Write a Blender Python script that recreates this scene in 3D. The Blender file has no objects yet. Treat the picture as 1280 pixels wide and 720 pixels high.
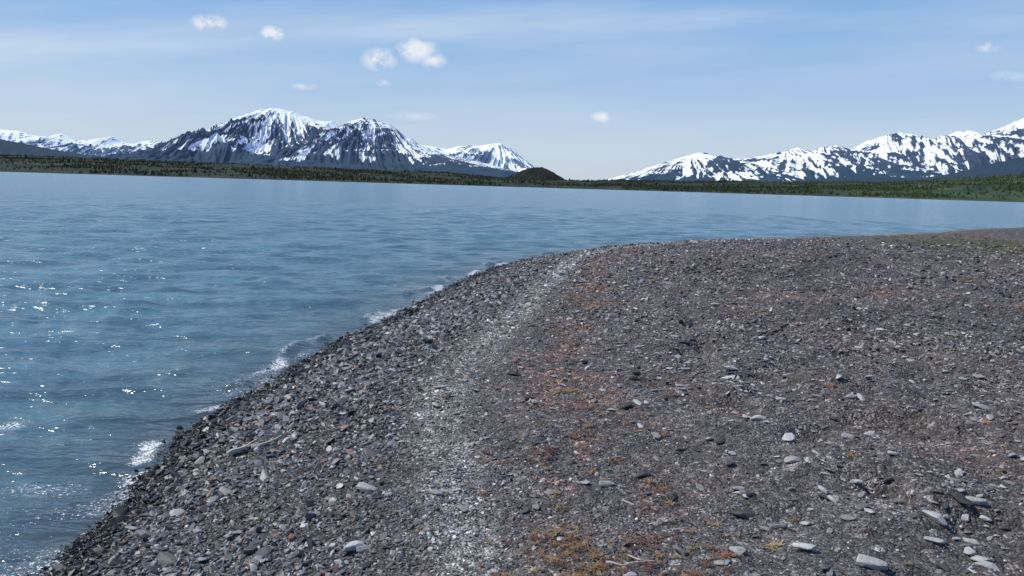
import bpy, bmesh, math, random
import numpy as np
from mathutils import Vector, Matrix
R = np.random.RandomState(7)
random.seed(5)
scene = bpy.context.scene
COL = scene.collection

# ------------------------------------------------------------------ noise
TAB = np.random.RandomState(11).rand(256, 256)
def vnoise(x, y, seed=0):
    x = np.asarray(x, float) + seed * 17.31; y = np.asarray(y, float) + seed * 7.77
    xi = np.floor(x).astype(int); yi = np.floor(y).astype(int)
    fx = x - xi; fy = y - yi
    fx = fx*fx*fx*(fx*(fx*6-15)+10); fy = fy*fy*fy*(fy*(fy*6-15)+10)
    a = TAB[xi & 255, yi & 255]; b = TAB[(xi+1) & 255, yi & 255]
    c = TAB[xi & 255, (yi+1) & 255]; d = TAB[(xi+1) & 255, (yi+1) & 255]
    return (a*(1-fx)+b*fx)*(1-fy) + (c*(1-fx)+d*fx)*fy
def fbm(x, y, seed=0, octv=4, gain=0.5, lac=2.07):
    s = 0; a = 1; t = 0
    for i in range(octv):
        s = s + a*vnoise(x, y, seed+i*3); t += a; a *= gain
        x = x*lac; y = y*lac
    return s/t
def ridged(x, y, seed=0, octv=4, gain=0.5, lac=2.1):
    s = 0; a = 1; t = 0
    for i in range(octv):
        s = s + a*(1-np.abs(2*vnoise(x, y, seed+i*5)-1)); t += a; a *= gain
        x = x*lac; y = y*lac
    return s/t
def sstep(a, b, x):
    t = np.clip((x-a)/(b-a), 0, 1); return t*t*(3-2*t)

# ------------------------------------------------------------------ node helpers
def new_mat(name):
    m = bpy.data.materials.new(name); m.use_nodes = True
    nt = m.node_tree; b = nt.nodes['Principled BSDF']
    return m, nt, b
def N(nt, typ, **kw):
    n = nt.nodes.new(typ)
    for k, v in kw.items():
        if k.startswith('i_'):
            n.inputs[k[2:].replace('_', ' ')].default_value = v
        else: setattr(n, k, v)
    return n
def MATH(nt, op, a, b=None, c=None, clamp=False):
    n = nt.nodes.new('ShaderNodeMath'); n.operation = op; n.use_clamp = clamp
    for i, v in enumerate((a, b, c)):
        if v is None: continue
        if isinstance(v, (int, float)): n.inputs[i].default_value = v
        else: nt.links.new(v, n.inputs[i])
    return n.outputs[0]
def MIX(nt, fac, a, b, blend='MIX'):
    n = nt.nodes.new('ShaderNodeMix'); n.data_type = 'RGBA'; n.blend_type = blend
    for s, v in ((n.inputs[0], fac), (n.inputs[6], a), (n.inputs[7], b)):
        if isinstance(v, (int, float)): s.default_value = v
        elif isinstance(v, tuple): s.default_value = (v[0], v[1], v[2], 1)
        else: nt.links.new(v, s)
    return n.outputs[2]
def RAMP(nt, fac, stops, interp='LINEAR'):
    n = nt.nodes.new('ShaderNodeValToRGB'); n.color_ramp.interpolation = interp
    e = n.color_ramp.elements
    while len(e) < len(stops): e.new(0.5)
    for i, (p, c) in enumerate(stops):
        e[i].position = p
        if isinstance(c, (int, float)): c = (c, c, c)
        e[i].color = (c[0], c[1], c[2], 1)
    nt.links.new(fac, n.inputs[0]); return n.outputs[0]

def grid_mesh(name, X, Y, Z, mat, attrs=None, cols=None, smooth=True):
    ny, nx = X.shape
    co = np.stack([X, Y, Z], -1).reshape(-1, 3).astype(np.float32)
    i = np.arange(ny*nx).reshape(ny, nx)
    q = np.stack([i[:-1, :-1], i[:-1, 1:], i[1:, 1:], i[1:, :-1]], -1).reshape(-1, 4)
    me = bpy.data.meshes.new(name)
    me.vertices.add(len(co)); me.vertices.foreach_set('co', co.ravel())
    me.loops.add(q.size); me.loops.foreach_set('vertex_index', q.ravel().astype(np.int32))
    me.polygons.add(len(q))
    me.polygons.foreach_set('loop_start', np.arange(0, q.size, 4, dtype=np.int32))
    me.polygons.foreach_set('loop_total', np.full(len(q), 4, dtype=np.int32))
    me.polygons.foreach_set('use_smooth', np.full(len(q), smooth))
    me.update(calc_edges=True); me.validate()
    for k, v in (attrs or {}).items():
        a = me.attributes.new(k, 'FLOAT', 'POINT'); a.data.foreach_set('value', v.ravel().astype(np.float32))
    for k, v in (cols or {}).items():
        a = me.attributes.new(k, 'FLOAT_COLOR', 'POINT')
        c = np.ones((ny*nx, 4), np.float32); c[:, :3] = v.reshape(-1, 3)
        a.data.foreach_set('color', c.ravel())
    me.materials.append(mat)
    o = bpy.data.objects.new(name, me); COL.objects.link(o); return o

# ------------------------------------------------------------------ shoreline & beach height
SH = [(-900,-3000),(-300,-900),(-60,-180),(-14,-40),(-4.6,-12),(-2.7,-4),(-2.25,0),(-2.35,2),(-2.62,4.32),(-2.72,5.3),(-2.85,7.5),
      (-2.62,10),(-2.02,13.6),(-1.1,19.2),(0.3,24.6),(3.4,29.6),(11,36.8),(21.5,44.2),(31,51),(60,66),(150,95),(500,190),(3000,700)]
def catmull(P, n=10):
    out = []
    P = [np.array(p, float) for p in P]
    for i in range(len(P)-1):
        p0 = P[max(i-1, 0)]; p1 = P[i]; p2 = P[i+1]; p3 = P[min(i+2, len(P)-1)]
        if np.linalg.norm(p2-p1) > 120: n2 = 1
        else: n2 = n
        l = np.linalg.norm(p2-p1)
        t1 = (p2-p0); t1 = t1/np.linalg.norm(t1)*l; t2 = (p3-p1); t2 = t2/np.linalg.norm(t2)*l
        for k in range(n2):
            t = k/n2; h00 = 2*t**3-3*t*t+1; h10 = t**3-2*t*t+t; h01 = -2*t**3+3*t*t; h11 = t**3-t*t
            out.append(h00*p1+h10*t1+h01*p2+h11*t2)
    out.append(P[-1]); return np.array(out)
SL = catmull(SH, 8)
def sdist(x, y):
    x = np.asarray(x, float); y = np.asarray(y, float)
    best = np.full(x.shape, 1e18); sg = np.ones(x.shape)
    for a, b in zip(SL[:-1], SL[1:]):
        d = b-a; L = d @ d
        px = x-a[0]; py = y-a[1]
        t = np.clip((px*d[0]+py*d[1])/L, 0, 1)
        qx = px-t*d[0]; qy = py-t*d[1]
        dd = qx*qx+qy*qy
        m = dd < best
        best = np.where(m, dd, best)
        sg = np.where(m, np.where(d[0]*py-d[1]*px < 0, 1.0, -1.0), sg)
    return np.sqrt(best)*sg
PD = [-4000,-60,-10,-2,0,1.0,1.95,2.15,2.55,3.2,5,10,30,200,3000]
PZ = [-12,-4,-1.2,-0.3,0,0.18,0.41,0.43,0.39,0.46,0.55,0.63,0.70,1.5,6]
def beach(x, y):
    d = sdist(x, y)
    dw = d + 0.14*(fbm(x*0.7, y*0.7, 3, 3)-0.5)*sstep(80, 20, np.hypot(x, y)) + 0.12*(fbm(x*3, y*3, 4, 2)-0.5)
    z = np.interp(dw, PD, PZ)
    w = sstep(0.0, 1.0, d)
    z = z + w*0.05*(fbm(x*0.8, y*0.8, 8, 3)-0.5)
    up = sstep(2.9, 5.0, d)
    lump = vnoise(x*3.3+0.6*vnoise(x*2, y*2, 35), y*2.6, 30)
    z = z + up*0.14*(fbm(x*1.5, y*1.5, 21, 3)-0.5) - up*0.075*sstep(0.50, 0.85, lump) + up*0.04*sstep(0.45, 0.2, lump)
    z = z + w*0.025*(vnoise(x*7, y*7, 31)-0.5) + w*0.014*(vnoise(x*15, y*15, 33)-0.5)
    z = z + 0.35*np.exp(-(((x-29)/7)**2+((y-42)/7)**2)) + 0.05*np.exp(-((d-2.9)/0.25)**2)*(fbm(x*1.1, y*1.1, 40, 2))
    return z, d, dw
def track(x, y, d):
    n1 = fbm(x*0.9, y*0.9, 50, 4)
    return np.exp(-(np.abs(d-2.34-(n1-0.5)*0.30)/0.21)**3)

def beach_colour(x, y, d):
    n1 = fbm(x*0.9, y*0.9, 50, 4); n2 = fbm(x*3.1, y*3.1, 55, 3); n3 = fbm(x*0.35, y*0.35, 57, 3)
    base = np.array([0.096, 0.091, 0.089]); brown = np.array([0.107, 0.089, 0.083]); dark = np.array([0.052, 0.052, 0.056])
    pale = np.array([0.23, 0.223, 0.210]); red = np.array([0.150, 0.076, 0.054]); org = np.array([0.24, 0.135, 0.060])
    green = np.array([0.085, 0.095, 0.035])
    def mx(c, t, k): return c*(1-k[..., None]) + t*k[..., None]
    c = np.broadcast_to(base, x.shape+(3,)).copy()
    c = mx(c, brown, sstep(3.5, 6, d)*(0.25+0.65*sstep(0.4, 0.6, n1)))
    c = mx(c, dark, sstep(2.15, 1.8, d)*0.65)
    c = mx(c, dark*0.36, sstep(0.50, 0.12, d + (n2-0.5)*0.3))
    c = mx(c, dark, sstep(0.50, 0.64, n3)*0.6*sstep(4, 7, d))
    c = mx(c, pale, track(x, y, d)*(0.75+0.25*sstep(0.38, 0.6, n2)))
    wb = np.exp(-((d-3.25-(n1-0.5)*0.9)/0.42)**2)
    c = mx(c, red, wb*sstep(0.45, 0.60, n1*0.4+n2*0.6)*0.65)
    c = mx(c, org, wb*sstep(0.55, 0.68, fbm(x*1.3, y*1.3, 61, 3))*0.6)
    c = mx(c, red*0.8, sstep(0.56, 0.7, fbm(x*1.1, y*0.8, 66, 3))*0.3*sstep(3, 5, d))
    g = np.exp(-(((x-18.5)/3.5)**2+((y-28)/6)**2))
    c = mx(c, green, np.clip(g*1.5, 0, 1)*sstep(0.42, 0.6, n2)*0.8)
    c = c*(0.70+0.60*n2[..., None])
    return c

# ---- beach material
m_beach, nt, b = new_mat('gravel_ground')
tc = N(nt, 'ShaderNodeTexCoord').outputs['Object']
col = N(nt, 'ShaderNodeAttribute', attribute_name='gcol').outputs['Color']
v1 = N(nt, 'ShaderNodeTexVoronoi', i_Scale=62.0); v2 = N(nt, 'ShaderNodeTexVoronoi', i_Scale=20.0)
nz = N(nt, 'ShaderNodeTexNoise', i_Scale=9.0, i_Detail=4.0, i_Roughness=0.7)
for v in (v1, v2, nz): nt.links.new(tc, v.inputs['Vector'])
def cellval(v):
    s = N(nt, 'ShaderNodeSeparateColor'); nt.links.new(v.outputs['Color'], s.inputs[0]); return s.outputs[0]
r1 = RAMP(nt, cellval(v1), [(0, 0.35), (0.5, 0.85), (0.85, 1.2), (1, 2.2)])
r2 = RAMP(nt, cellval(v2), [(0, 0.45), (0.6, 0.9), (0.92, 1.3), (1, 3.0)])
rn = RAMP(nt, nz.outputs[0], [(0.3, 0.55), (0.7, 1.5)])
c = MIX(nt, 1.0, col, r1, 'MULTIPLY'); c = MIX(nt, 0.9, c, r2, 'MULTIPLY'); c = MIX(nt, 0.9, c, rn, 'MULTIPLY')
nt.links.new(c, b.inputs['Base Color'])
wet = N(nt, 'ShaderNodeAttribute', attribute_name='wet').outputs['Fac']
nt.links.new(MATH(nt, 'MULTIPLY_ADD', wet, -0.65, 0.85), b.inputs['Roughness'])
h = MATH(nt, 'ADD', MATH(nt, 'MULTIPLY', v1.outputs['Distance'], -0.7), MATH(nt, 'MULTIPLY', v2.outputs['Distance'], -1.0))
h = MATH(nt, 'ADD', h, MATH(nt, 'MULTIPLY', nz.outputs[0], 0.8))
bp = N(nt, 'ShaderNodeBump', i_Strength=1.0, i_Distance=0.026); nt.links.new(h, bp.inputs['Height'])
nt.links.new(bp.outputs[0], b.inputs['Normal'])

th_f = np.linspace(-0.80, 0.80, 900); th_b = np.linspace(0.80, 2*math.pi-0.80, 90)[1:]
th = np.concatenate([th_f, th_b])
r = np.concatenate([np.geomspace(0.4, 60, 560), np.geomspace(62, 3500, 40)])
TH, RR = np.meshgrid(th, r)
X = RR*np.sin(TH); Y = RR*np.cos(TH)
Z, D, DW = beach(X, Y)
grid_mesh('gravel_beach', X, Y, Z, m_beach, attrs={'wet': sstep(0.45, 0.1, DW)}, cols={'gcol': beach_colour(X, Y, D)})

# ------------------------------------------------------------------ water
m_w, nt, b = new_mat('lake_water')
geo = N(nt, 'ShaderNodeTexCoord').outputs['Object']
sh = N(nt, 'ShaderNodeAttribute', attribute_name='shore').outputs['Fac']
fo = N(nt, 'ShaderNodeAttribute', attribute_name='foam_glint').outputs['Fac']
mp = N(nt, 'ShaderNodeMapping'); mp.inputs['Rotation'].default_value = (0, 0, math.radians(14)); mp.inputs['Scale'].default_value = (0.40, 1, 1)
nt.links.new(geo, mp.inputs[0])
n0 = N(nt, 'ShaderNodeTexNoise', i_Scale=9.0, i_Detail=3.0, i_Roughness=0.6, i_Distortion=0.3)
n1 = N(nt, 'ShaderNodeTexNoise', i_Scale=2.6, i_Detail=3.0, i_Roughness=0.6)
n2 = N(nt, 'ShaderNodeTexNoise', i_Scale=0.02, i_Detail=4.0, i_Roughness=0.6)
n3 = N(nt, 'ShaderNodeTexNoise', i_Scale=1.1, i_Detail=5.0, i_Roughness=0.75)
for n in (n0, n1, n2, n3): nt.links.new(mp.outputs[0], n.inputs['Vector'])
deep = MIX(nt, RAMP(nt, n2.outputs[0], [(0.38, 0.0), (0.62, 1.0)]), (0.085, 0.172, 0.222), (0.100, 0.200, 0.248))
deep = MIX(nt, RAMP(nt, n3.outputs[0], [(0.43, 0.0), (0.58, 0.9)]), deep, (0.044, 0.100, 0.145))  # dark ripple faces painted into the water colour
c = MIX(nt, sh, deep, (0.042, 0.054, 0.062))
fn = N(nt, 'ShaderNodeTexNoise', i_Scale=42.0, i_Detail=3.0, i_Roughness=0.85); nt.links.new(geo, fn.inputs['Vector'])
fm = MATH(nt, 'MULTIPLY', MATH(nt, 'SUBTRACT', MATH(nt, 'MULTIPLY_ADD', fo, 0.27, fn.outputs[0]), 0.745, clamp=True), 14.0, clamp=True)
c = MIX(nt, fm, c, (0.78, 0.78, 0.80))  # white for foam and for painted sun sparkle near the shore
nt.links.new(c, b.inputs['Base Color'])
nt.links.new(MATH(nt, 'MULTIPLY_ADD', sh, -0.12, 0.20), b.inputs['Roughness'])
b.inputs['IOR'].default_value = 1.33
b1 = N(nt, 'ShaderNodeBump', i_Strength=1.0, i_Distance=0.14); nt.links.new(n1.outputs[0], b1.inputs['Height'])
b2 = N(nt, 'ShaderNodeBump', i_Strength=1.0, i_Distance=0.036); nt.links.new(n0.outputs[0], b2.inputs['Height']); nt.links.new(b1.outputs[0], b2.inputs['Normal'])
nt.links.new(b2.outputs[0], b.inputs['Normal'])
th = np.concatenate([np.linspace(-0.85, 0.85, 900), np.linspace(0.85, 2*math.pi-0.85, 40)[1:]])
r = np.concatenate([np.geomspace(1.0, 90, 720), np.geomspace(94, 26000, 60)])
TH, RR = np.meshgrid(th, r); X = RR*np.sin(TH); Y = RR*np.cos(TH)
D = sdist(X, Y)
Zw = np.zeros_like(X)
rw = np.random.RandomState(3)
sp = RR*0.0064
for k in range(40):
    lam = 0.17*(1.07**k)
    if lam > 2.3: break
    ang = math.radians(-98 + rw.normal()*26)
    kx, ky = math.cos(ang), math.sin(ang)
    ph = rw.rand()*6.28
    a = 0.0072*lam**0.85*(0.6+0.8*rw.rand())
    fade = sstep(2.2, 4.5, lam/sp)
    s = np.sin((X*kx+Y*ky)*2*math.pi/lam + ph + 2.2*vnoise(X*0.4/max(lam,.5), Y*0.4/max(lam,.5), k))
    Zw += a*fade*(s + 0.4*(s*s-0.5))
env = 0.3+0.7*sstep(0.1, 2.0, -D)
gust = 0.6+0.8*fbm(X*0.12, Y*0.12, 77, 3)
Zw *= env*gust
wob = 0.9*fbm(X*0.7, Y*0.7, 81, 3)
lap = np.clip(np.sin((D + wob)*2*math.pi/0.95 + 1.0), 0, 1)**3
lapm = np.exp(-((D+0.5)/0.6)**2)*sstep(0.44, 0.62, fbm(X*0.9, Y*0.9, 83, 2))
Zw += 0.06*lap*lapm*(RR < 60)
Zw[RR > 90] = 0
edge = 1.1*np.exp(-((D+0.16-0.40*(fbm(X*2.2, Y*2.2, 85, 3)-0.5))/0.20)**2)*(0.25+0.75*sstep(0.42, 0.60, fbm(X*1.3, Y*1.3, 88, 3)))
shs = 0.78*np.exp(-np.clip(-D, 0, 50)/0.9)*sstep(0.44, 0.62, fbm(X*1.7, Y*1.7, 89, 3))  # flecks in the shallows, painted as sparkle
splash = 0.95*np.exp(-(((X+4.55)/0.20)**2+((Y-7.1)/0.28)**2)) + 0.75*np.exp(-(((X+3.4)/0.45)**2+((Y-5.6)/0.22)**2))
foam_glint = np.clip(np.maximum(np.maximum(edge, shs), np.maximum(0.85*lapm*lap**2, splash)), 0, 1.1)
grid_mesh('lake_water', X, Y, Zw, m_w, attrs={'shore': 0.9*np.exp(-np.clip(-D, 0, 50)/1.4), 'foam_glint': foam_glint})

# ------------------------------------------------------------------ instancing tool
def instancer(name, pts, rot, scl, idx, tint, coll):
    me = bpy.data.meshes.new(name); n = len(pts)
    me.vertices.add(n); me.vertices.foreach_set('co', np.asarray(pts, np.float32).ravel())
    for nm, arr in (('rot', rot), ('scl', scl), ('tint', tint)):
        a = me.attributes.new(nm, 'FLOAT_VECTOR', 'POINT'); a.data.foreach_set('vector', np.asarray(arr, np.float32).ravel())
    a = me.attributes.new('idx', 'INT', 'POINT'); a.data.foreach_set('value', np.asarray(idx, np.int32))
    o = bpy.data.objects.new(name, me); COL.objects.link(o)
    ng = bpy.data.node_groups.new(name+'_nodes', 'GeometryNodeTree')
    ng.interface.new_socket('Geometry', in_out='INPUT', socket_type='NodeSocketGeometry')
    ng.interface.new_socket('Geometry', in_out='OUTPUT', socket_type='NodeSocketGeometry')
    gi = ng.nodes.new('NodeGroupInput'); go = ng.nodes.new('NodeGroupOutput')
    iop = ng.nodes.new('GeometryNodeInstanceOnPoints'); ci = ng.nodes.new('GeometryNodeCollectionInfo')
    ci.inputs['Collection'].default_value = coll
    ci.inputs['Separate Children'].default_value = True; ci.inputs['Reset Children'].default_value = True
    def na(nm, t):
        q = ng.nodes.new('GeometryNodeInputNamedAttribute'); q.data_type = t; q.inputs['Name'].default_value = nm
        return q.outputs['Attribute']
    L = ng.links.new
    L(gi.outputs[0], iop.inputs['Points']); L(ci.outputs[0], iop.inputs['Instance'])
    iop.inputs['Pick Instance'].default_value = True
    L(na('idx', 'INT'), iop.inputs['Instance Index'])
    e = ng.nodes.new('FunctionNodeEulerToRotation'); L(na('rot', 'FLOAT_VECTOR'), e.inputs[0]); L(e.outputs[0], iop.inputs['Rotation'])
    L(na('scl', 'FLOAT_VECTOR'), iop.inputs['Scale'])
    L(iop.outputs[0], go.inputs[0])
    md = o.modifiers.new('scatter', 'NODES'); md.node_group = ng
    return o

# ------------------------------------------------------------------ stones
m_gr, nt, b = new_mat('gravel_stone')
ti = N(nt, 'ShaderNodeAttribute', attribute_name='tint', attribute_type='INSTANCER').outputs['Color']
nt.links.new(ti, b.inputs['Base Color']); b.inputs['Roughness'].default_value = 0.48
m_st, nt, b = new_mat('stone')
ti = N(nt, 'ShaderNodeAttribute', attribute_name='tint', attribute_type='INSTANCER').outputs['Color']
ob = N(nt, 'ShaderNodeTexCoord').outputs['Object']
nn = N(nt, 'ShaderNodeTexNoise', i_Scale=4.0, i_Detail=5.0, i_Roughness=0.75); nt.links.new(ob, nn.inputs['Vector'])
c = MIX(nt, 1.0, ti, RAMP(nt, nn.outputs[0], [(0.3, 0.6), (0.5, 1.0), (0.7, 1.25)]), 'MULTIPLY')
nt.links.new(c, b.inputs['Base Color']); b.inputs['Roughness'].default_value = 0.65
bp = N(nt, 'ShaderNodeBump', i_Strength=0.4, i_Distance=0.03); nt.links.new(nn.outputs[0], bp.inputs['Height']); nt.links.new(bp.outputs[0], b.inputs['Normal'])
def stone_set(cname, mat, NV, counts):
    coll = bpy.data.collections.new(cname)
    for k in range(NV):
        bm = bmesh.new()
        for i in range(counts(k)):
            v = Vector((random.gauss(0, 1), random.gauss(0, 1), random.gauss(0, 1))).normalized()
            e = 0.80+0.2*random.random()
            bm.verts.new((v.x*0.5*e*1.1, v.y*0.5*e*random.uniform(0.65, 0.95), max(-0.18, min(0.2, v.z*0.34*e))))
        res = bmesh.ops.convex_hull(bm, input=bm.verts)
        bmesh.ops.delete(bm, geom=[g for g in res['geom_interior'] if isinstance(g, bmesh.types.BMVert)], context='VERTS')
        bmesh.ops.bevel(bm, geom=list(bm.edges), offset=0.03, segments=1, affect='EDGES')
        bmesh.ops.recalc_face_normals(bm, faces=bm.faces)
        me = bpy.data.meshes.new('%s_%d' % (cname, k)); bm.to_mesh(me); bm.free(); me.materials.append(mat)
        coll.objects.link(bpy.data.objects.new('%s_%02d' % (cname, k), me))
    return coll
NV = 12
pebbles = stone_set('pebble_shapes', m_gr, NV, lambda k: 15 if k < 9 else 26)
slates = stone_set('slate_shapes', m_st, NV, lambda k: 13 if k < 7 else 20)

def scatter(nsamp, rmin, rmax, capr, th0=-0.72, th1=0.72):
    u = R.rand(nsamp); A = 0.5*(1-(rmin/capr)**2); B = math.log(rmax/capr)
    t = u*(A+B)
    r = np.where(t < A, np.sqrt(rmin**2+2*t*capr**2), capr*np.exp(np.maximum(t-A, 0)))
    th = th0+(th1-th0)*R.rand(nsamp)
    return r*np.sin(th), r*np.cos(th), r
def stone_tints(x, y, d, n, pale_p):
    base = beach_colour(x, y, d)
    k = np.exp(R.normal(0.06, 0.58, n))[:, None]
    g = base.mean(1, keepdims=True)
    cc = (base*0.65 + g*0.35*np.array([0.98, 1.0, 1.04]))*k
    p = R.rand(n) < pale_p
    pale = np.array([0.34, 0.335, 0.32])*(0.5+0.8*R.rand(n, 1))
    cc = np.where(p[:, None], pale, cc)
    q = R.rand(n) < 0.035
    cc = np.where(q[:, None], np.array([0.16, 0.085, 0.06])*(0.7+0.6*R.rand(n, 1)), cc)
    return np.clip(cc, 0.01, 0.6)

x, y, r = scatter(235000, 1.9, 34, 3.8)
d = sdist(x, y); keep = d > -0.3
x, y, r, d = x[keep], y[keep], r[keep], d[keep]; n = len(x)
z, d, dw = beach(x, y)
tk = track(x, y, d)
coarse = 0.68+1.1*sstep(2.2, 1.6, d)*sstep(-0.3, 0.3, d)*(0.6+0.8*fbm(x*1.2, y*1.2, 90, 2)) + 0.3*sstep(0.5, 0.65, fbm(x*0.8, y*0.8, 93, 3)) + 0.15*tk
s = np.maximum(0.0125, 0.0031*r)*np.exp(R.normal(0, 0.45, n))*coarse
s = np.clip(s, 0.006, 0.14)
scl = np.stack([s*(0.9+0.5*R.rand(n)), s*(0.7+0.5*R.rand(n)), s*(0.55+0.6*R.rand(n))], 1)
tl = 0.44-0.22*tk
rot = np.stack([R.normal(0, 1, n)*tl, R.normal(0, 1, n)*tl, R.rand(n)*6.283], 1)
tint = stone_tints(x, y, d, n, 0.055 + 0.10*tk)
wetk = sstep(0.50, 0.12, dw)[:, None]
tint = tint*(1-0.68*wetk)
instancer('gravel_stones', np.stack([x, y, z+0.06*s], 1), rot, scl, R.randint(0, NV, n), tint, pebbles)

# larger flat stones lying on the surface
x, y, r = scatter(20000, 2.4, 34, 6.0)
d = sdist(x, y)
cl = fbm(x*0.55, y*0.55, 120, 3)
keep = (d > 0.2) & (R.rand(len(x)) < (0.14+0.9*sstep(0.44, 0.60, cl)*sstep(3.4, 4.6, d)*sstep(11, 6.5, d)))
x, y, r = x[keep], y[keep], r[keep]; n = len(x); z, d, dw = beach(x, y)
s = np.clip(0.040*np.exp(R.normal(0, 0.48, n)), 0.02, 0.14)
scl = np.stack([s*1.3, s*(0.75+0.4*R.rand(n)), s*(0.5+0.4*R.rand(n))], 1)
rot = np.stack([R.normal(0, 0.16, n), R.normal(0, 0.16, n), R.rand(n)*6.283], 1)
g = (0.10+0.32*R.rand(n)**1.3)[:, None]; dk = R.rand(n) < 0.26; g[dk] *= 0.3
tint = g*np.array([1.0, 0.98, 0.95])
instancer('flat_stones', np.stack([x, y, z+0.16*s], 1), rot, scl, R.randint(0, NV, n), tint, slates)

# individually placed bigger stones (world positions on the upper beach)
BS = [(1.78,3.66,.15,.34),(1.52,3.85,.11,.40),(2.30,3.62,.11,.32),(2.36,3.85,.10,.34),(2.2,3.9,.09,.30),(1.18,3.85,.09,.28),(1.08,3.75,.08,.26),(.62,4.75,.10,.31),(-.42,4.6,.09,.31),
      (1.95,6.1,.13,.38),(1.85,5.0,.11,.28),(2.45,5.6,.09,.32),(1.0,4.6,.12,.07),(1.35,4.35,.13,.045),(.18,6.8,.12,.03),(.98,6.4,.13,.04),(1.30,6.6,.11,.05),
      (.18,3.55,.10,.03),(.47,3.45,.12,.28),(2.9,6.6,.12,.32),(2.15,7.6,.13,.38),(2.6,8.3,.11,.35),(3.3,7.2,.10,.36),(3.0,9.4,.12,.38),(1.75,8.2,.12,.32),
      (-.95,3.9,.09,.26),(-1.2,5.4,.09,.23),(1.9,4.6,.08,.36),(2.7,4.4,.12,.28),(1.5,5.5,.12,.06),(2.3,6.6,.10,.34),(-.3,5.7,.08,.28),(.05,7.7,.14,.03),(2.05,6.9,.08,.36),(3.1,12,.14,.36),(1.3,3.5,.07,.36),
      (2.0,4.3,.09,.12),(2.5,5.0,.08,.36),(1.65,4.2,.06,.36),(3.9,6.3,.10,.30),(3.4,5.2,.09,.26)]
P = np.array(BS); x, y, s = P[:, 0], P[:, 1], P[:, 2]*1.0; n = len(x); z, d, dw = beach(x, y)
scl = np.stack([s*1.25, s*0.95, s*0.75], 1)
rot = np.stack([R.normal(0, 0.14, n), R.normal(0, 0.14, n), R.rand(n)*6.283], 1)
instancer('large_stones', np.stack([x, y, z+0.15*s], 1), rot, scl, R.randint(0, NV, n), P[:, 3:4]*np.array([1, .98, .94]), slates)

# ------------------------------------------------------------------ dry plants / wrack
m_tf, nt, b = new_mat('dry_plant')
ti = N(nt, 'ShaderNodeAttribute', attribute_name='tint', attribute_type='INSTANCER').outputs['Color']
nt.links.new(ti, b.inputs['Base Color']); b.inputs['Roughness'].default_value = 0.8
tufts = bpy.data.collections.new('tuft_shapes')
for k in range(6):
    bm = bmesh.new()
    for j in range(26):
        a = random.uniform(0, 6.28); L = random.uniform(0.3, 1.0); lift = random.uniform(0.05, 0.7); w = random.uniform(0.02, 0.05)
        ox, oy = random.uniform(-.35, .35), random.uniform(-.35, .35); bend = random.uniform(-.5, .5)
        cx, cy = math.cos(a), math.sin(a)
        prev = None
        for t in (0, .35, .7, 1):
            aa = a+bend*t; px = ox+math.cos(aa)*L*t; py = oy+math.sin(aa)*L*t; pz = lift*math.sin(t*2.2)*0.55*L
            ww = w*(1-t*0.85)
            v = [bm.verts.new((px-cy*ww, py+cx*ww, pz)), bm.verts.new((px+cy*ww, py-cx*ww, pz+0.01))]
            if prev: bm.faces.new((prev[0], prev[1], v[1], v[0]))
            prev = v
    me = bpy.data.meshes.new('tuft_%d' % k); bm.to_mesh(me); bm.free(); me.materials.append(m_tf)
    tufts.objects.link(bpy.data.objects.new('tuft_%02d' % k, me))
x, y, r = scatter(90000, 2.0, 30, 4.0)
d = sdist(x, y)
dens = np.exp(-((d-3.2)/0.38)**2)*(sstep(0.50, 0.64, fbm(x*1.3, y*1.3, 61, 3)) + 0.28*sstep(0.45, 0.6, fbm(x*2, y*2, 64, 2))) + 0.010
keep = (R.rand(len(x)) < dens*0.55) & (d > 0.4)
x, y, r = x[keep], y[keep], r[keep]; n = len(x); z, d, dw = beach(x, y)
s = np.clip(0.034*np.exp(R.normal(0, 0.45, n))*np.maximum(1, r/9), 0.01, 0.12)
pal = np.array([[.23,.13,.055],[.18,.09,.05],[.13,.058,.043],[.28,.21,.11],[.12,.08,.055]])
tint = pal[R.randint(0, 5, n)]*(0.6+0.6*R.rand(n, 1))
instancer('dried_beach_plants', np.stack([x, y, z+0.008], 1), np.stack([R.normal(0,.1,n), R.normal(0,.1,n), R.rand(n)*6.28], 1),
          np.stack([s, s, s*0.8], 1), R.randint(0, 6, n), tint, tufts)
n = 900
x = R.normal(18.8, 2.4, n); y = R.normal(28, 4.5, n); z, d, dw = beach(x, y); s = 0.12*np.exp(R.normal(0, .35, n))
tint = np.array([.10, .11, .035])*(0.5+0.9*R.rand(n, 1)) + np.array([.06, .02, 0])*R.rand(n, 1)
instancer('green_beach_plants', np.stack([x, y, z], 1), np.stack([R.normal(0,.1,n), R.normal(0,.1,n), R.rand(n)*6.28], 1),
          np.stack([s, s, s*1.1], 1), R.randint(0, 6, n), tint, tufts)

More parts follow.
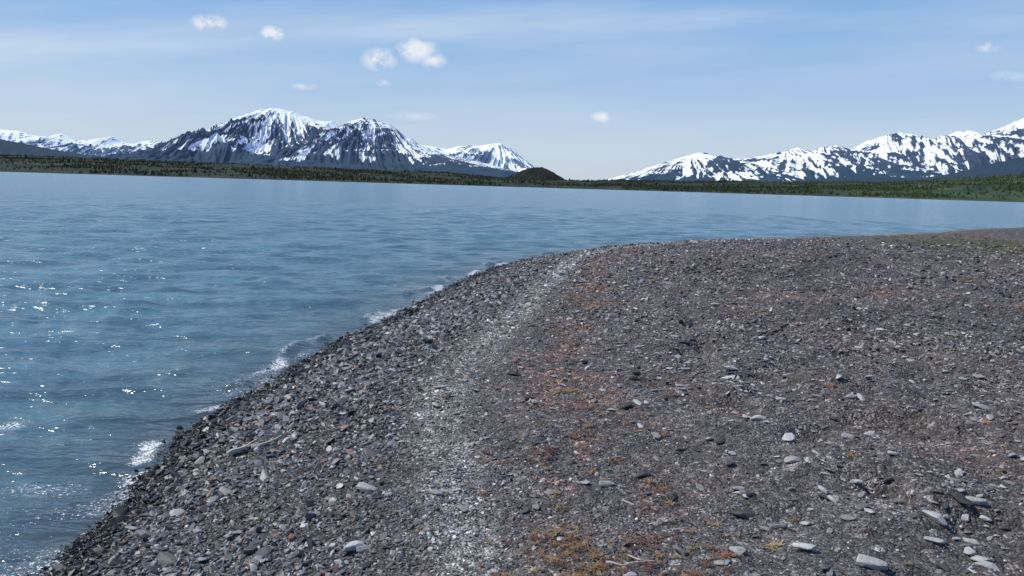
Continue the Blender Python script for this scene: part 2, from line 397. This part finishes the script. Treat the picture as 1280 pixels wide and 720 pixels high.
# ------------------------------------------------------------------ driftwood sticks
m_dw, nt, b = new_mat('driftwood')
t = N(nt, 'ShaderNodeTexNoise', i_Scale=60.0, i_Detail=4.0)
nt.links.new(RAMP(nt, t.outputs[0], [(0.3, (.26, .22, .18)), (0.7, (.55, .50, .43))]), b.inputs['Base Color']); b.inputs['Roughness'].default_value = 0.8
def stick(x, y, L, ang, rad, curve=0.3, branches=1):
    bm = bmesh.new()
    def tube(p0, a, L, rad, curve, lift):
        rings = []; nseg = 12; px, py = p0; wob = random.random()*9
        for i in range(nseg+1):
            t = i/nseg; aa = a+curve*(t-.5)*2+0.25*math.sin(wob+t*9)
            if i: px += math.cos(aa)*L/nseg; py += math.sin(aa)*L/nseg
            zz = float(beach(np.array([px]), np.array([py]))[0][0])+rad*1.2+0.018+lift*t
            rr = rad*(1-0.7*t)*(1+0.15*random.uniform(-1, 1)); nx, ny = -math.sin(aa), math.cos(aa)
            rings.append([bm.verts.new((px+nx*rr*math.cos(q), py+ny*rr*math.cos(q), zz+rr*math.sin(q))) for q in [j*math.pi/3 for j in range(6)]])
        for A, B in zip(rings[:-1], rings[1:]):
            for j in range(6): bm.faces.new((A[j], A[(j+1) % 6], B[(j+1) % 6], B[j]))
        bm.faces.new(rings[0]); bm.faces.new(rings[-1][::-1])
    tube((x, y), ang, L, rad, curve, 0.0)
    for k in range(branches):
        t = random.uniform(.3, .6)
        tube((x+math.cos(ang)*L*t*.9, y+math.sin(ang)*L*t*.9), ang+random.choice((-1, 1))*random.uniform(.5, .9), L*.35, rad*.55, .2, .02)
    me = bpy.data.meshes.new('driftwood_stick'); bm.normal_update(); bm.to_mesh(me); bm.free(); me.materials.append(m_dw)
    o = bpy.data.objects.new('driftwood_stick', me); COL.objects.link(o)
stick(-2.18, 6.0, .36, 1.2, .022, .2); stick(-2.04, 6.15, .26, .7, .018, .3); stick(3.75, 8.7, .36, -.5, .018, 1.0)
stick(.50, 3.72, .20, .1, .006, .3); stick(.62, 3.8, .14, -.4, .005, .3); stick(4.9, 6.1, .18, .1, .012, .2, 0); stick(.9, 4.1, .15, .6, .005, .3, 0)

# ------------------------------------------------------------------ far terrain
def terrain_mat(name, rock, rock2, forest, snowc=(0.68, 0.72, 0.80), haze_glow=(0, 0, 0)):
    m, nt, b = new_mat(name)
    sn = N(nt, 'ShaderNodeAttribute', attribute_name='snow').outputs['Fac']
    lo = N(nt, 'ShaderNodeAttribute', attribute_name='low').outputs['Fac']
    tc = N(nt, 'ShaderNodeTexCoord').outputs['Object']
    a = N(nt, 'ShaderNodeTexNoise', i_Scale=0.014, i_Detail=5.0, i_Roughness=0.7); nt.links.new(tc, a.inputs['Vector'])
    c = MIX(nt, RAMP(nt, a.outputs[0], [(0.4, 0.0), (0.6, 1.0)]), rock, rock2)
    c = MIX(nt, lo, c, forest)
    k = MATH(nt, 'ADD', sn, MATH(nt, 'MULTIPLY_ADD', a.outputs[0], 0.8, -0.4))
    c = MIX(nt, RAMP(nt, k, [(0.38, 0.0), (0.64, 1.0)]), c, snowc)
    nt.links.new(c, b.inputs['Base Color']); b.inputs['Roughness'].default_value = 0.9
    b.inputs['Specular IOR Level'].default_value = 0.1
    b.inputs['Emission Color'].default_value = (*haze_glow, 1); b.inputs['Emission Strength'].default_value = 1.0  # airlight added as an even glow on the terrain
    return m

def make_range(name, D, W, table, mat, seed, snowline, nx=700, ny=180, gl=0.6, amt=0.0, jag=1.0, fine=1.0, bias=None):
    T = np.array(table, float); tb = (T[:, 0]-646)/1018.0; te = T[:, 1]*0.97/1000.0
    xs = np.linspace(tb[0]*D, tb[-1]*D, nx)
    sF = np.linspace(-1, 0, ny); sB = np.linspace(0, 1, 26)[1:]
    s = np.concatenate([sF, sB]); Xg, S = np.meshgrid(xs, s)
    Yg = D + S*W
    H = max(te)*D
    a = np.abs(S)
    warp = (fbm(Xg/900.0, Yg/1400.0, seed, 3)-0.5)*D*0.05*a
    Xw = Xg+warp
    P = np.interp(Xw/D, tb, te)*D
    peaks = [tb[i] for i in range(1, len(tb)-1) if te[i] > te[i-1] and te[i] >= te[i+1]]
    pk = np.array(peaks)*D
    dist = np.abs(Xw[..., None]-pk); ip = dist.argmin(-1); xp = pk[ip]
    q = (Xw-xp)/(0.14+a)/(D*0.0045)*fine + ip*7.7
    g = ridged(q*0.42, a*2.2+Xw/3500.0, seed+9, 3, 0.65)
    g2 = ridged((Xg+0.45*(Yg-D))/(D*0.008), Yg/(D*0.06), seed+19, 3, 0.6)
    g3 = ridged((Xg-0.5*(Yg-D))/(D*0.006), Yg/(D*0.05), seed+29, 2, 0.6)
    fall = np.power(np.clip(1-a, 0, 1), 1.25)
    amp = sstep(0.0, 0.30, a)*sstep(1.0, 0.6, a)
    Zg = P*fall*(1+ amp*gl*(0.6*g+0.4*g2-0.62)) + P*0.35*amp*(fbm(Xg/(D*.05), Yg/(D*.05), seed+33, 3)-0.5)
    Zg += jag*H*0.03*(ridged(Xg/(D*0.008), Yg/(D*0.03), seed+44, 3)-0.6)*sstep(0.1, 0.5, P/H)*sstep(0.5, 0.0, a)
    Zg -= 8
    K = g*0.5+g2*0.28+g3*0.22
    elev = Zg/H
    rel = Zg/np.maximum(P, 1.0)
    patch = fbm(Xg/(D*.022), Yg/(D*.06), seed+60, 3)
    snow = 0.46 + amt + 0.6*(elev-snowline) + 0.35*(rel-0.6) - 5.6*(K-0.60) + 1.3*(patch-0.5)
    if bias is not None:
        for bx, wd, am in bias: snow = snow + am*np.exp(-(((Xg/D*1018+646)-bx)/wd)**2)*sstep(0.45, 0.8, elev)
    snow = snow - sstep(snowline-0.10, snowline-0.30, elev + 0.16*(patch-.5))*2.5
    low = sstep(0.36, 0.18, elev+0.15*(patch-0.5))
    return grid_mesh(name, Xg, Yg, Zg, mat, attrs={'snow': snow, 'low': low})
rockm = terrain_mat('hazed_rock_near', (.042,.056,.090), (.028,.041,.070), (.020,.038,.058), haze_glow=(.014,.028,.056))  # rock and forest colours carry blue haze, plus the airlight glow
rockf = terrain_mat('mountain_rock_far', (.060,.085,.140), (.045,.068,.118), (.034,.058,.095), haze_glow=(.030,.055,.098))  # farther ranges: bluer base and stronger glow for thicker haze
rockh = terrain_mat('hazed_foothill_forest', (.020,.034,.050), (.015,.028,.042), (.014,.026,.034), haze_glow=(.012,.024,.044))  # forest colour with haze blue mixed in and a weak airlight glow
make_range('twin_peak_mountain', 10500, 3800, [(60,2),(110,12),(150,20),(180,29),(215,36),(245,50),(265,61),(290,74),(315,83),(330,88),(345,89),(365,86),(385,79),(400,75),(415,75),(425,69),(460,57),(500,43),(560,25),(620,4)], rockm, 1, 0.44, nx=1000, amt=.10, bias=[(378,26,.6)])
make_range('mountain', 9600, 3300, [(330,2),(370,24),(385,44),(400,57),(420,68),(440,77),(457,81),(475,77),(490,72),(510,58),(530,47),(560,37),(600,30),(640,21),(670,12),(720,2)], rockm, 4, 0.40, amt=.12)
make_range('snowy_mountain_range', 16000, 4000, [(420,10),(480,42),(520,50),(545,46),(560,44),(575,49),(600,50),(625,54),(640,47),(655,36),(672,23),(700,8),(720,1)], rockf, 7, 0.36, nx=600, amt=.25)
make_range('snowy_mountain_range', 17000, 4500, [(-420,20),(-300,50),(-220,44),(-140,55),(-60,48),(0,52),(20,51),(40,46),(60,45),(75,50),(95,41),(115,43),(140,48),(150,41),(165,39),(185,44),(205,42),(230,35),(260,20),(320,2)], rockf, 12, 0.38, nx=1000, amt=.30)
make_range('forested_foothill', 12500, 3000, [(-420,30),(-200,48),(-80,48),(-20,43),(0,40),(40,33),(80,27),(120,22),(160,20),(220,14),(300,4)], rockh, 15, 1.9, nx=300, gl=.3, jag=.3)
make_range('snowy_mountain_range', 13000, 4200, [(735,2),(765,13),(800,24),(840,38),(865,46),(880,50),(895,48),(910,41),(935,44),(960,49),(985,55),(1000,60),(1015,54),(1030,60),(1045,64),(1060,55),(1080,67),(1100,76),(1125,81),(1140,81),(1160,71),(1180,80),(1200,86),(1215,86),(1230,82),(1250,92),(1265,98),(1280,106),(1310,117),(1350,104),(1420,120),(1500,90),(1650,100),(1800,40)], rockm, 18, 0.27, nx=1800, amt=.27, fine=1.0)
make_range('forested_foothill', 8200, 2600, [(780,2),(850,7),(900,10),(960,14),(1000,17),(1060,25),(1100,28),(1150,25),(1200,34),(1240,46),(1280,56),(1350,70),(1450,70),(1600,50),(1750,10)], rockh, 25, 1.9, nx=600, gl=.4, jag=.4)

# low land on the far shore
m_l, nt, b = new_mat('far_shore_land')
tc = N(nt, 'ShaderNodeTexCoord').outputs['Object']
a = N(nt, 'ShaderNodeTexNoise', i_Scale=0.012, i_Detail=7.0, i_Roughness=0.7); nt.links.new(tc, a.inputs['Vector'])
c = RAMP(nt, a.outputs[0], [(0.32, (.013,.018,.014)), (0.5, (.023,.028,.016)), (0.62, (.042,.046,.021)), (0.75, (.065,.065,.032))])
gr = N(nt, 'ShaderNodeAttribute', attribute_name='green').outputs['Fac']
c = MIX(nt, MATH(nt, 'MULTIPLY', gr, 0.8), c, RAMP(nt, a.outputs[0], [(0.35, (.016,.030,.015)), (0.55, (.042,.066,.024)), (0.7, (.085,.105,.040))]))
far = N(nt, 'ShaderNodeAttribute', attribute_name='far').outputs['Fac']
c = MIX(nt, far, c, (.018, .036, .054))  # distant land tinted blue, aerial haze put into the base colour
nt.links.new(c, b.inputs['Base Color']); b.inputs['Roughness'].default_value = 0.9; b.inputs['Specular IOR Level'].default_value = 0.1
b.inputs['Emission Color'].default_value = (.003, .006, .010, 1); b.inputs['Emission Strength'].default_value = 1  # faint airlight imitated by emission
tbx = (np.array([-500,0,300,560,640,680,760,900,1100,1200,1280,1800])-646)/1018.0
tby = np.array([21,20,18,14,10,9,10,14,18,25,34,36])*0.97/1000.0
def farland(bq, Y):
    Xq = bq*Y
    Ys = 1450+ 160*(fbm(Xq/500, Xq*0+3, 200, 3)-0.5) - 250*sstep(0.25, 0.62, bq)
    t = (Y-Ys)/(2700-Ys)
    top = np.interp(bq, tbx, tby)*2700
    z = np.where(t < 1, top*(np.sign(t)*np.abs(t)**0.8), top*(1-0.3*sstep(2700, 4500, Y)))
    z = np.where(t < 0, -4, z)
    z = z + (t > 0.04)*(fbm(Xq/160, Y/200, 210, 4)-0.5)*14*sstep(0.0, 0.3, t)
    z = np.where((t >= 0), np.maximum(z, 0.6), z)
    return Xq, z, t
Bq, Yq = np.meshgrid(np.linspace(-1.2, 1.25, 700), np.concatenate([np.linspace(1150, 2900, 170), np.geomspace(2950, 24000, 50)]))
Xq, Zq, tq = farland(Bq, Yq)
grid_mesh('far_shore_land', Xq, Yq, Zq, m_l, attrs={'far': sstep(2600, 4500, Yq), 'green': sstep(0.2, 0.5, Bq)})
def hill(name, bx, D, w, hgt, mat, seed):
    cx = (bx-646)/1018*D; n = 140
    gx, gy = np.meshgrid(np.linspace(-1.6, 1.6, n), np.linspace(-1.6, 1.6, n))
    gw = gx+0.25*(fbm(gx*1.5, gy*1.5, seed+9, 3)-.5)
    rr = np.hypot(gw*(1+0.25*np.sign(gw)), gy)
    zz = hgt*np.exp(-(rr*1.25)**2.5)*(1+0.25*(fbm(gx*2.2, gy*2.2, seed, 4)-0.5)) - 3 + hgt*0.07*(fbm(gx*14, gy*14, seed+4, 2)-.5)
    grid_mesh(name, cx+gx*w, D+gy*w*1.3, zz, mat)
m_hd, nt, b = new_mat('wooded_hill')
a = N(nt, 'ShaderNodeTexNoise', i_Scale=0.04, i_Detail=7.0, i_Roughness=0.75); nt.links.new(N(nt, 'ShaderNodeTexCoord').outputs['Object'], a.inputs['Vector'])
nt.links.new(RAMP(nt, a.outputs[0], [(0.38, (.006,.010,.012)), (0.64, (.022,.023,.017))]), b.inputs['Base Color']); b.inputs['Roughness'].default_value = .9
b.inputs['Specular IOR Level'].default_value = 0.1
hill('wooded_hill', 680, 3300, 165, 78, m_hd, 300)

# distant trees
m_tr, nt, b = new_mat('spruce')
ti = N(nt, 'ShaderNodeAttribute', attribute_name='tint', attribute_type='INSTANCER').outputs['Color']
nt.links.new(ti, b.inputs['Base Color']); b.inputs['Roughness'].default_value = 0.9; b.inputs['Specular IOR Level'].default_value = 0.1
trees = bpy.data.collections.new('tree_shapes')
for k in range(6):
    bm = bmesh.new()
    def ringv(rad, z, n, j): return [bm.verts.new((math.cos(q)*rad*random.uniform(1-j, 1+j), math.sin(q)*rad*random.uniform(1-j, 1+j), z)) for q in [i*2*math.pi/n for i in range(n)]]
    A = ringv(.03, 0, 5, 0); B = ringv(.02, .5, 5, 0)
    for i in range(5): bm.faces.new((A[i], A[(i+1) % 5], B[(i+1) % 5], B[i]))
    tiers = 4; z0 = .10
    wide = .24 if k < 3 else .5
    for tt in range(tiers):
        f = tt/tiers; base = ringv(wide*(1-f)**.8, z0+f*.85+random.uniform(-.02, .02), 7, .35)
        top = bm.verts.new((random.uniform(-.02, .02), random.uniform(-.02, .02), min(1, z0+f*.85+.38*(1-f*.4))))
        for i in range(7): bm.faces.new((base[i], base[(i+1) % 7], top))
    me = bpy.data.meshes.new('tree_%d' % k); bm.to_mesh(me); bm.free(); me.materials.append(m_tr)
    trees.objects.link(bpy.data.objects.new('tree_%02d' % k, me))
n = 50000
bq = R.uniform(-0.85, 0.85, n); Yr = 1180+1550*R.rand(n)**1.2
Xr, zr, tr = farland(bq, Yr)
dens = sstep(0.40, 0.58, fbm(Xr/130, Yr/170, 400, 3))*0.9+0.1
keep = (tr > 0.015) & (R.rand(n) < dens)
Xr, Yr, zr, bq = Xr[keep], Yr[keep], zr[keep], bq[keep]; n = len(Xr)
hh = 3.8*np.exp(R.normal(0, .30, n))
gk = sstep(0.2, 0.5, bq)[:, None]
tint = (np.array([.020, .028, .016])*(1-gk)+np.array([.027, .046, .019])*gk)*(0.6+0.9*R.rand(n, 1)); br = R.rand(n) < 0.25
tint[br] = np.array([.044, .048, .022])*(0.7+0.6*R.rand(br.sum(), 1))
instancer('distant_spruce_forest', np.stack([Xr, Yr, zr-0.3], 1), np.stack([R.normal(0,.03,n), R.normal(0,.03,n), R.rand(n)*6.28], 1),
          np.stack([hh*1.2, hh*1.2, hh], 1), R.randint(0, 6, n), tint, trees)

# ------------------------------------------------------------------ sky
EL, AZ = 53.0, -88.0
w = bpy.data.worlds.new('World'); scene.world = w; w.use_nodes = True
nt = w.node_tree; bg = nt.nodes['Background']
sky = N(nt, 'ShaderNodeTexSky', sky_type='NISHITA', sun_disc=False, sun_elevation=math.radians(EL), sun_rotation=math.radians(AZ % 360))
sky.air_density = 1.0; sky.dust_density = 0.5; sky.ozone_density = 3.0; sky.altitude = 500
gen = N(nt, 'ShaderNodeTexCoord').outputs['Generated']
sx = N(nt, 'ShaderNodeSeparateXYZ'); nt.links.new(gen, sx.inputs[0])
grad = RAMP(nt, sx.outputs[2], [(0.0, (.58,.67,.78)), (0.05, (.55,.66,.80)), (0.12, (.39,.57,.83)), (0.22, (.24,.46,.80)), (0.45, (.13,.29,.62)), (1.0, (.08,.18,.42))])
grad = MIX(nt, 1.0, grad, (10.0, 10.0, 10.0), 'MULTIPLY')
skyc = MIX(nt, 0.85, sky.outputs[0], grad)
yy = MATH(nt, 'MAXIMUM', sx.outputs[1], 0.05)
A_ = MATH(nt, 'DIVIDE', sx.outputs[0], yy); B_ = MATH(nt, 'DIVIDE', sx.outputs[2], yy)
nzp = N(nt, 'ShaderNodeTexNoise', i_Scale=58.0, i_Detail=5.0, i_Roughness=0.60); nt.links.new(gen, nzp.inputs['Vector'])
front = MATH(nt, 'GREATER_THAN', sx.outputs[1], 0.06)
acc = None
def puff(px, py, rx, ry, dens):
    global acc
    yh = 232+0.0297*(px-640); a0 = (px-646)/1018.0; b0 = (yh-py)*0.97/1000
    u = MATH(nt, 'DIVIDE', MATH(nt, 'SUBTRACT', A_, a0), rx/1000); v = MATH(nt, 'DIVIDE', MATH(nt, 'SUBTRACT', B_, b0), ry/1000)
    rr = MATH(nt, 'SQRT', MATH(nt, 'ADD', MATH(nt, 'MULTIPLY', u, u), MATH(nt, 'MULTIPLY', v, v)))
    m = MATH(nt, 'MULTIPLY', MATH(nt, 'SUBTRACT', 1.0, rr, clamp=True), dens)
    acc = m if acc is None else MATH(nt, 'MAXIMUM', acc, m)
for p in [(263,31,30,13,1.1),(340,43,24,12,1.1),(473,75,26,17,1.0),(518,63,32,19,1.15),(540,76,20,12,.9),(380,108,18,5,.7),(478,104,11,6,.7),(520,145,38,8,.38),
          (752,146,17,8,1.0),(1222,60,28,9,.65),(1258,95,38,9,.36)]:
    puff(*p)
pm = MATH(nt, 'MULTIPLY', acc, MATH(nt, 'SUBTRACT', MATH(nt, 'MULTIPLY', nzp.outputs[0], 4.5), 1.45, clamp=True))
pm = MATH(nt, 'MULTIPLY', pm, 1.35, clamp=True)
cb = N(nt, 'ShaderNodeCombineXYZ'); nt.links.new(MATH(nt, 'MULTIPLY', A_, 1.6), cb.inputs[0]); nt.links.new(MATH(nt, 'MULTIPLY', MATH(nt, 'SUBTRACT', B_, MATH(nt, 'MULTIPLY', A_, .07)), 13.0), cb.inputs[1])
nc = N(nt, 'ShaderNodeTexNoise', i_Scale=1.4, i_Detail=5.0, i_Roughness=0.55); nt.links.new(cb.outputs[0], nc.inputs['Vector'])
veil = RAMP(nt, nc.outputs[0], [(0.42, 0.0), (0.75, 0.35)])
lineb = MATH(nt, 'MULTIPLY_ADD', A_, 0.072, 0.192)
dv = MATH(nt, 'DIVIDE', MATH(nt, 'SUBTRACT', B_, lineb), 0.017)
bandm = MATH(nt, 'POWER', 2.718, MATH(nt, 'MULTIPLY', MATH(nt, 'MULTIPLY', dv, dv), -1.0))
endm = MATH(nt, 'MULTIPLY', MATH(nt, 'SUBTRACT', 0.42, A_), 5.0, clamp=True)
bandm = MATH(nt, 'MULTIPLY', MATH(nt, 'MULTIPLY', bandm, endm), MATH(nt, 'MULTIPLY_ADD', nc.outputs[0], 0.9, -0.12))
veil = MATH(nt, 'ADD', veil, bandm, clamp=True)
mask = MATH(nt, 'MULTIPLY', MATH(nt, 'MAXIMUM', pm, MATH(nt, 'MULTIPLY', veil, 0.7)), front)
out = MIX(nt, mask, skyc, (7.9, 8.4, 9.0))
nt.links.new(out, bg.inputs['Color']); bg.inputs['Strength'].default_value = 0.10

sd = bpy.data.lights.new('sun', 'SUN'); sd.energy = 4.8; sd.angle = math.radians(0.53); sd.color = (1.0, 0.97, 0.92)
so = bpy.data.objects.new('sun', sd); COL.objects.link(so)
e, a = math.radians(EL), math.radians(AZ)
so.rotation_euler = Vector((math.sin(a)*math.cos(e), math.cos(a)*math.cos(e), math.sin(e))).to_track_quat('Z', 'Y').to_euler()

# ------------------------------------------------------------------ camera
cd = bpy.data.cameras.new('camera'); cd.sensor_width = 36; cd.lens = 28.1; cd.clip_start = 0.05; cd.clip_end = 60000
co = bpy.data.objects.new('camera', cd); COL.objects.link(co)
co.matrix_world = Matrix.Translation((0, 0, 2.3)) @ Matrix.Rotation(math.radians(90-7.3), 4, 'X') @ Matrix.Rotation(math.radians(1.7), 4, 'Z')
scene.camera = co
scene.view_settings.view_transform = 'Standard'; scene.view_settings.look = 'None'; scene.view_settings.exposure = 0
